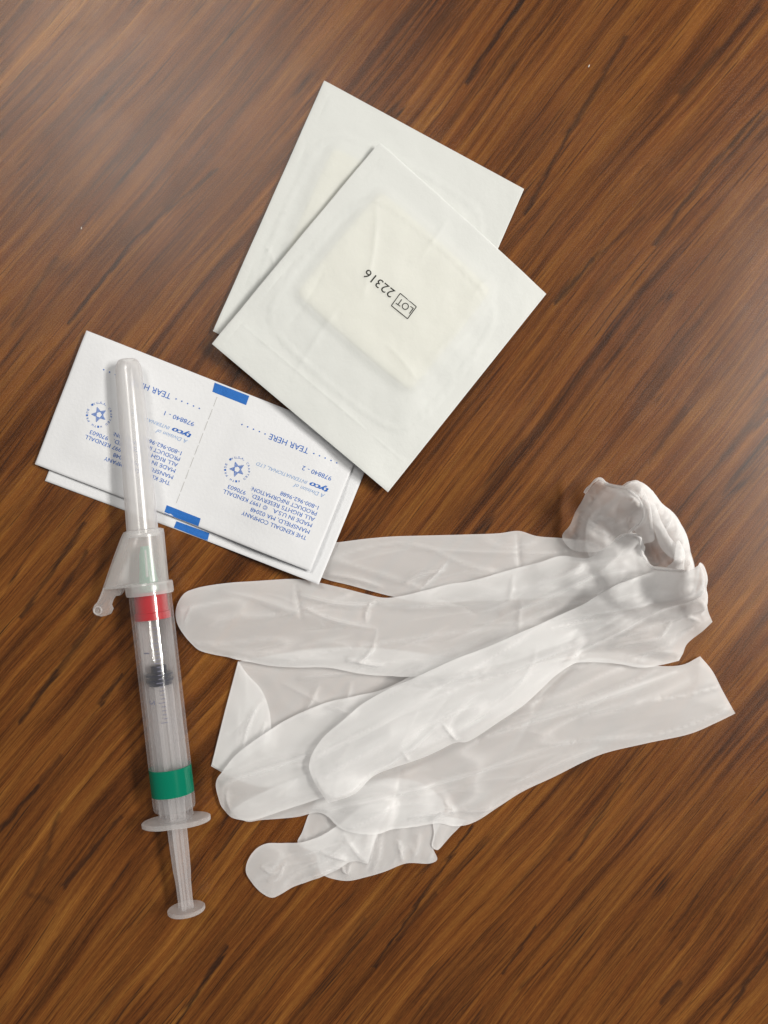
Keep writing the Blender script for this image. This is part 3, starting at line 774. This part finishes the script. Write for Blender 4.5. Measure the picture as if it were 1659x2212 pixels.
# ------------------------------------------------------------------ gauze packets
def packet(Lc, Tc, Rc, Bc, label, pad, pouchr, seed, z0, stiff, lift, padh=.55):
    e = empty('gauze_packet', D(*np.mean(np.array((Lc, Tc, Rc, Bc)), 0))); tag(e, label, 'gauze packet', 'paper gauze packets')
    Lc, Tc, Rc, Bc = [np.array(q, float) for q in (Lc, Tc, Rc, Bc)]
    def at(p, q): return tuple((Lc * (1-p) + Tc * p) * (1-q) + (Bc * (1-p) + Rc * p) * q)
    oc = [tuple(q) + (1,) for q in (Lc, Bc, Rc, Tc)]
    # gently warped: how far each corner and the middle stand off what lies below (mm)
    G = [(p, q) for p in (0, .25, .5, .75, 1) for q in (0, .25, .5, .75, 1)]
    hts = [at(p, q) + ((lift[0]*(1-p) + lift[1]*p)*(1-q) + (lift[3]*(1-p) + lift[2]*p)*q,) for p, q in G]
    drape('backing', oc, e, M['backing'], z=z0, r_mm=stiff, res=2.0, loft=.10, edge=.05, wr=.12, wl=30, ww=20, ridges=0, seed=seed, clear=.2, heights=hts, hpow=3)
    (p0, p1, q0, q1) = pad
    def rr(p0, p1, q0, q1, k):
        a, b = (p1 - p0) * k, (q1 - q0) * k
        return [at(p0 + a, q0), at(p1 - a, q0), at(p1 - a*.3, q0 + b*.3), at(p1, q0 + b), at(p1, q1 - b), at(p1 - a*.3, q1 - b*.3), at(p1 - a, q1), at(p0 + a, q1), at(p0 + a*.3, q1 - b*.3), at(p0, q1 - b), at(p0, q0 + b), at(p0 + a*.3, q0 + b*.3)]
    drape('gauze_pad', rr(p0, p1, q0, q1, .03), e, M['gauze'], z=z0, r_mm=1, res=1.4, loft=padh, edge=.3, wr=.06, wl=12, ww=12, ridges=0, seed=seed + 1, clear=.05)
    (s0, s1, t0, t1) = pouchr
    sealp = DA(smooth_outline(rr(s0, s1, t0, t1, .16), 6), z0)
    def extra(x, y):
        d = seg_dist(sealp, x, y) * 1000; i = inside(sealp, x, y)
        h = .34 * np.exp(-(d / .45) ** 2) + np.where(i, .38 * (1 - np.exp(-d / 3)), 0)
        h = h + .22 * pnoise(x * 90, y * 90, seed) + .10 * pnoise(x * 230, y * 230, seed + 3) + .05 * pnoise(x * 520, y * 520, seed + 1)
        return h
    o, top = drape('paper_front', oc, e, M['pouch'], z=z0, r_mm=.8, res=.95, loft=.10, edge=.05, wr=0, ridges=0, seed=seed + 2, extra=extra, clear=.12, single=True, rc=7, axis=.9,
                   creases=[([at(.02, .045), at(.98, .045)], -.25, 1.2), ([at(.13, .02), at(.13, .98)], .12, 1.0)])
    return e, top

packet((461, 716), (700, 172), (1133, 406), (894, 952), 'blank white gauze packet mostly covered by the other packet, farthest from the gloves',
       (.32, .80, .16, .80), (.18, .86, .09, .91), 51, .0015, 6, (1.8, .5, .3, .2), .4)
e, top = packet((460, 745), (820, 305), (1185, 628), (838, 1063), 'white gauze packet with black lot number and cream pad showing through',
                (.355, .86, .145, .795), (.185, .835, .09, .905), 57, .0045, 9, (3.2, 1.4, .2, 1.8), .6)
pr = Print()
def z1(p): return ((600 + p[0] / 1.3825) / 1.4756, (200 + p[1] / 1.3825) / 1.4756)
pr.text('22316', z1((902, 1026)), z1((780, 930)), 19.5, 0)
pr.text('LOT', z1((985, 1097)), z1((922, 1052)), 15, 0)
bx = [z1(q) for q in ((966, 1131), (1005, 1078), (934, 1020), (895, 1074))]
for i in range(4): pr.line(bx[i], bx[(i + 1) % 4], 2.0)
pr.lay('lot_number', M['black'], e, top, .0045, .06e-3)

# ------------------------------------------------------------------ syringe
AX = .0059                                   # height of its axis
PA, PB = D(309, 1150, AX), D(403, 1968, AX)
dv = (PB - PA); LAX = dv.length
syr = empty('syringe', (PA.x, PA.y, 0.0), math.atan2(dv.y, dv.x))
tag(syr, 'capped safety syringe with red ring and green band, lying beside the gloves', 'syringe')
SI = (Matrix.Translation(syr.location) @ syr.rotation_euler.to_matrix().to_4x4()).inverted()
def T(v): return (v - 1150) / (1968 - 1150) * LAX           # along the axis
def loc(u, v, z=AX): return SI @ D(u, v, z)

def lathe(name, prof, mat, parent=syr, seg=48, cx=0.0, cz=AX, sq=None, close=False, ribs=0.0, nrib=6):
    """prof = [(t, r)] round the local X axis"""
    vs, fs = [], []
    for t, r in prof:
        for i in range(seg):
            a = 2 * math.pi * i / seg
            rr_ = r * (1 + ribs * max(0, math.cos(nrib * a)) ** 6)
            y, z = rr_ * math.cos(a), rr_ * math.sin(a)
            if sq: y, z = y * sq[0], z * sq[1]
            vs.append((t, cx + y, cz + z))
    n = len(prof)
    for j in range(n if close else n - 1):
        for i in range(seg):
            k = (i + 1) % seg; a, b = j % n, (j + 1) % n
            fs.append((a * seg + i, b * seg + i, b * seg + k, a * seg + k))
    if not close:
        if prof[0][1] > 1e-6: fs.append(tuple(range(seg)))
        if prof[-1][1] > 1e-6: fs.append(tuple(reversed(range((n - 1) * seg, n * seg))))
    o = mesh_obj(name, vs, fs, mat, parent, smooth=True, world=False)
    if parent is not syr and parent is not None: pass
    o.data.set_sharp_from_angle(angle=math.radians(38)) if hasattr(o.data, 'set_sharp_from_angle') else None
    return o

# sleeve (clear outer tube): outer and inner wall
r0 = .00552
sleeve = lathe('sleeve', [(T(1276), r0), (T(1730), r0), (T(1742), r0 * .985), (T(1746), r0 * .95), (T(1746), r0 * .85), (T(1276), r0 - .0007)], M['clear'], close=True, seg=64)
lathe('green_band', [(T(1655), r0 + .00007), (T(1713), r0 + .00007), (T(1713), r0 + .00002), (T(1655), r0 + .00002)], M['green'], close=True, seg=64)
lathe('collar', [(T(1258), .0060), (T(1262), .0062), (T(1280), .0062), (T(1284), .0060), (T(1284), .0046), (T(1258), .0046)], M['frost'], close=True)
lathe('red_ring', [(T(1279), .0043), (T(1321), .0043), (T(1323), .00465), (T(1337), .00465), (T(1337), .0030), (T(1279), .0030)], M['red'], close=True)
inner = lathe('barrel', [(T(1339), .0043), (T(1768), .0043), (T(1768), .0035), (T(1339), .0035)], M['inner'], close=True)
def haze_shell():  # added half-shell; its milkiness stands in for light scattered inside the barrel
    vs, fs = [], []; seg = 20
    for t in (T(1339), T(1765)):
        for i in range(seg + 1):
            a = math.radians(192 + (348 - 192) * i / seg)
            vs.append((t, .0046 * math.cos(a), AX + .0046 * math.sin(a)))
    for i in range(seg): fs.append((i, i + 1, seg + 2 + i, seg + 1 + i))
    o = mesh_obj('added_haze_shell', vs, fs, M['hood'], inner, True, False)
    md = o.modifiers.new('wall', 'SOLIDIFY'); md.thickness = .0002
haze_shell()
# flange with two ears
def flange():
    prof = []
    for i in range(56):
        a = 2 * math.pi * i / 56
        y, z = .0091 * math.cos(a), .0056 * math.sin(a)
        y = math.copysign(min(abs(y), .0090), y); z = math.copysign(min(abs(z), .0052), z)
        prof.append((y, z))
    vs = []
    for t, k in ((T(1768.5), .97), (T(1770), 1), (T(1778), 1), (T(1779.5), .97)):
        vs += [(t, y * k, AX + z * k) for y, z in prof]
    m = len(prof); fs = [tuple(range(m)), tuple(reversed(range(3 * m, 4 * m)))]
    for j in range(3):
        for i in range(m): fs.append((j * m + i, (j + 1) * m + i, (j + 1) * m + (i + 1) % m, j * m + (i + 1) % m))
    o = mesh_obj('finger_flange', vs, fs, M['frost'], syr, True, False); o.data.set_sharp_from_angle(angle=math.radians(38))
flange()
# stopper
lathe('stopper', [(T(1437), .0004), (T(1438), .0020), (T(1453), .0020), (T(1454), .0036), (T(1459), .0036), (T(1460), .0029), (T(1464), .0029), (T(1465), .0036), (T(1471), .0036), (T(1473), .0031), (T(1479), .0030), (T(1480), .0004)], M['rubber'])
# plunger rod: a cross of two ribs, tapering, with a thumb rest
def rod():
    vs, fs = [], []
    st_ = [(1480, .0032), (1700, .0031), (1776, .0026), (1830, .0025), (1880, .0023), (1905, .0020), (1945, .0019), (1962, .0021)]
    th = .00045
    for t, h in st_:
        c = [(h, th), (th, th), (th, h), (-th, h), (-th, th), (-h, th), (-h, -th), (-th, -th), (-th, -h), (th, -h), (th, -th), (h, -th)]
        rot = math.radians(8)
        vs += [(T(t), y * math.cos(rot) - z * math.sin(rot), AX + y * math.sin(rot) + z * math.cos(rot)) for y, z in c]
    for j in range(len(st_) - 1):
        for i in range(12): fs.append((j * 12 + i, (j + 1) * 12 + i, (j + 1) * 12 + (i + 1) % 12, j * 12 + (i + 1) % 12))
    fs += [tuple(range(12)), tuple(reversed(range(len(vs) - 12, len(vs))))]
    return mesh_obj('plunger', vs, fs, M['rod'], syr, False, False)
plg = rod()
lathe('thumb_rest', [(T(1960), .0002), (T(1960), .0047), (T(1961.5), .0049), (T(1967), .0049), (T(1969), .0047), (T(1969), .0002)], M['frost'], parent=plg)
# needle hub
lathe('needle_hub', [(T(1180), .0011), (T(1196), .0016), (T(1235), .0021), (T(1250), .0024), (T(1278), .0026), (T(1279), .0003)], M['hubgreen'])
# safety shield: a hood that widens to one side
def hood():
    secs = []
    seg = 48
    for k in range(15):
        f = k / 14
        t = T(1149 + (1263 - 1149) * f)
        left = .0046 + (.0119 - .0046) * (f ** .92); right = .0049 - .0003 * f; hh = .0048 - .0002 * f
        ring = []
        for i in range(seg):
            a = 2 * math.pi * i / seg
            cy, cz = math.cos(a), math.sin(a)
            y = right * cy if cy >= 0 else left * -(abs(cy) ** .9)
            pinch = 1 if cy >= 0 else 1 - .62 * f * (abs(cy) ** 1.6)
            ring.append((t, y, AX + hh * math.copysign(abs(cz) ** .85, cz) * pinch))
        secs.append(ring)
    shoulder = [[(T(1147.5), y * .86, AX + (z - AX) * .86) for _, y, z in secs[0]]]
    allr = shoulder + secs
    vs = [p for r in allr for p in r]; fs = []
    for j in range(len(allr) - 1):
        for i in range(seg): fs.append((j * seg + i, (j + 1) * seg + i, (j + 1) * seg + (i + 1) % seg, j * seg + (i + 1) % seg))
    o = mesh_obj('needle_shield', vs, fs, M['hood'], syr, True, False)
    md = o.modifiers.new('wall', 'SOLIDIFY'); md.thickness = .0005; md.offset = -1
    return o
hd = hood()
def z4(p): return ((250 + p[0] / 3.16) / 1.4756, (1600 + p[1] / 3.16) / 1.4756)
def plate(name, pts, z_lo, z_hi, mat, parent):
    q = [loc(*z4(p)) for p in pts]; m = len(q)
    vs = [(p.x, p.y, z_lo) for p in q] + [(p.x, p.y, z_hi) for p in q]
    fs = [tuple(range(m)), tuple(range(m, 2 * m))] + [(i, (i + 1) % m, m + (i + 1) % m, m + i) for i in range(m)]
    o = mesh_obj(name, vs, fs, mat, parent, False, False)
    me = o.data
    import bmesh
    b = bmesh.new(); b.from_mesh(me); bmesh.ops.recalc_face_normals(b, faces=b.faces)
    bmesh.ops.bevel(b, geom=[e_ for e_ in b.edges if len(e_.link_faces) == 2 and e_.calc_face_angle(0) > .9], offset=.00022, segments=2, affect='EDGES')
    b.to_mesh(me); b.free()
    me.polygons.foreach_set('use_smooth', [True] * len(me.polygons)); me.set_sharp_from_angle(angle=math.radians(50))
    return o
arm = plate('hinge_arm', [(262, 855), (470, 850), (452, 905), (425, 938), (372, 946), (345, 985), (328, 1035), (345, 1078), (320, 1128), (285, 1143), (238, 1150), (190, 1138), (160, 1108), (154, 1070), (172, 1035), (200, 1005), (228, 945)],
            AX - .0012, AX + .0012, M['hood'], syr)
bp = loc(*z4((212, 1088)))
def boss():
    vs, fs = [], []; seg = 24
    for r, z in ((.00115, AX + .00125), (.00115, AX + .0018), (.00085, AX + .0018), (.00085, AX + .00125)):
        vs += [(bp.x + r * math.cos(2 * math.pi * i / seg), bp.y + r * math.sin(2 * math.pi * i / seg), z) for i in range(seg)]
    for j in range(3):
        for i in range(seg): fs.append((j * seg + i, j * seg + (i + 1) % seg, (j + 1) * seg + (i + 1) % seg, (j + 1) * seg + i))
    mesh_obj('pin', vs, fs, M['frost'], arm, True, False)
boss()
# shield rib moulded over the needle hub
plate('rib', [(708, 470), (728, 470), (752, 735), (738, 752), (724, 745)], AX + .0046, AX + .0050, M['frost'], hd)
# needle cap: slightly out of line with the barrel
ca_, cb_ = loc(308.5, 1150), loc(276, 777)
cdir = (cb_ - ca_); CL = cdir.length; cang = math.atan2(cdir.y, cdir.x)
def cap():
    prof = [(-.0012, .0041), (0, .0041), (CL * .25, .00395), (CL * .6, .0037), (CL * .93, .00345), (CL * .965, .0032), (CL * .985, .0028), (CL * .997, .0024), (CL, .0021), (CL - .0004, .0016), (CL - .0006, .0001)]
    seg = 56; vs, fs = [], []
    for t, r in prof:
        for i in range(seg):
            a = 2 * math.pi * i / seg
            rib = .00022 * sum(math.exp(-((a - q) / .07) ** 2) for q in (math.radians(68), math.radians(158), math.radians(248), math.radians(338))) * min(1, r / .003) * (1 if t < CL * .92 else 0)
            y, z = (r + rib) * math.cos(a), (r + rib) * math.sin(a)
            vs.append((ca_.x + t * math.cos(cang) - y * math.sin(cang), ca_.y + t * math.sin(cang) + y * math.cos(cang), AX + .0002 + z))
    n = len(prof)
    for j in range(n - 1):
        for i in range(seg): fs.append((j * seg + i, j * seg + (i + 1) % seg, (j + 1) * seg + (i + 1) % seg, (j + 1) * seg + i))
    o = mesh_obj('needle_cap', vs, fs, M['frost'], syr, True, False)
    md = o.modifiers.new('wall', 'SOLIDIFY'); md.thickness = .0007; md.offset = -1
cap()
# scale printed on the barrel
def scale():
    vs, fs = [], []
    R = .00434
    def arc(t, w_, a0, a1):
        n = len(vs)
        for i in range(7):
            a = a0 + (a1 - a0) * i / 6
            for tt_ in (t - w_, t + w_): vs.append((tt_, R * math.sin(a), AX + R * math.cos(a)))
        for i in range(6): fs.append((n + 2*i, n + 2*i + 1, n + 2*i + 3, n + 2*i + 2))
    for i in range(40):
        v = 1353 + i * 8.4
        if v > 1560: break
        big = i % 5 == 4
        arc(T(v), .00010, .02 if big else .16, .42)
    for k, ch in enumerate('12'):
        v2, f2 = text_mesh(ch, .02)
        n = len(vs); t0 = T(1400 + k * 105)
        for x, y in v2:
            a = -.42 + (y - .35) * .0024 / R * -1
            vs.append((t0 + x * .0026, R * math.sin(a), AX + R * math.cos(a)))
        fs.extend(tuple(i + n for i in q) for q in f2)
    mesh_obj('scale_marks', vs, fs, M['scale'], inner, False, False)
scale()

# ------------------------------------------------------------------ specks on the table
for (u, v, a, L, lab) in ((1272, 143, .9, 5, 'tiny white speck on bare wood, above and right of the packets'), (176, 733 - 240, 1.3, 4, 'tiny white speck on bare wood at left, above the sachets')):
    c = D(u, v); l_ = L * S
    vs, fs = [], []
    for i, (t, r) in enumerate(((-1, .1), (-.5, .5), (0, .6), (.6, .4), (1, .1))):
        for k in range(6):
            b = 2 * math.pi * k / 6
            o_ = Vector((t * l_ * .7, r * l_ * .45 * math.cos(b) + .1 * l_ * math.sin(3 * t), 0)); o_.rotate(Matrix.Rotation(a, 3, 'Z'))
            vs.append((c.x + o_.x, c.y + o_.y, .00012 + r * .00018 * math.sin(b)))
    for j in range(4):
        for k in range(6): fs.append((j * 6 + k, (j + 1) * 6 + k, (j + 1) * 6 + (k + 1) % 6, j * 6 + (k + 1) % 6))
    fs += [tuple(range(6)), tuple(reversed(range(24, 30)))]
    tag(mesh_obj('lint_speck', vs, fs, M['lint']), lab, 'lint', 'specks of lint')
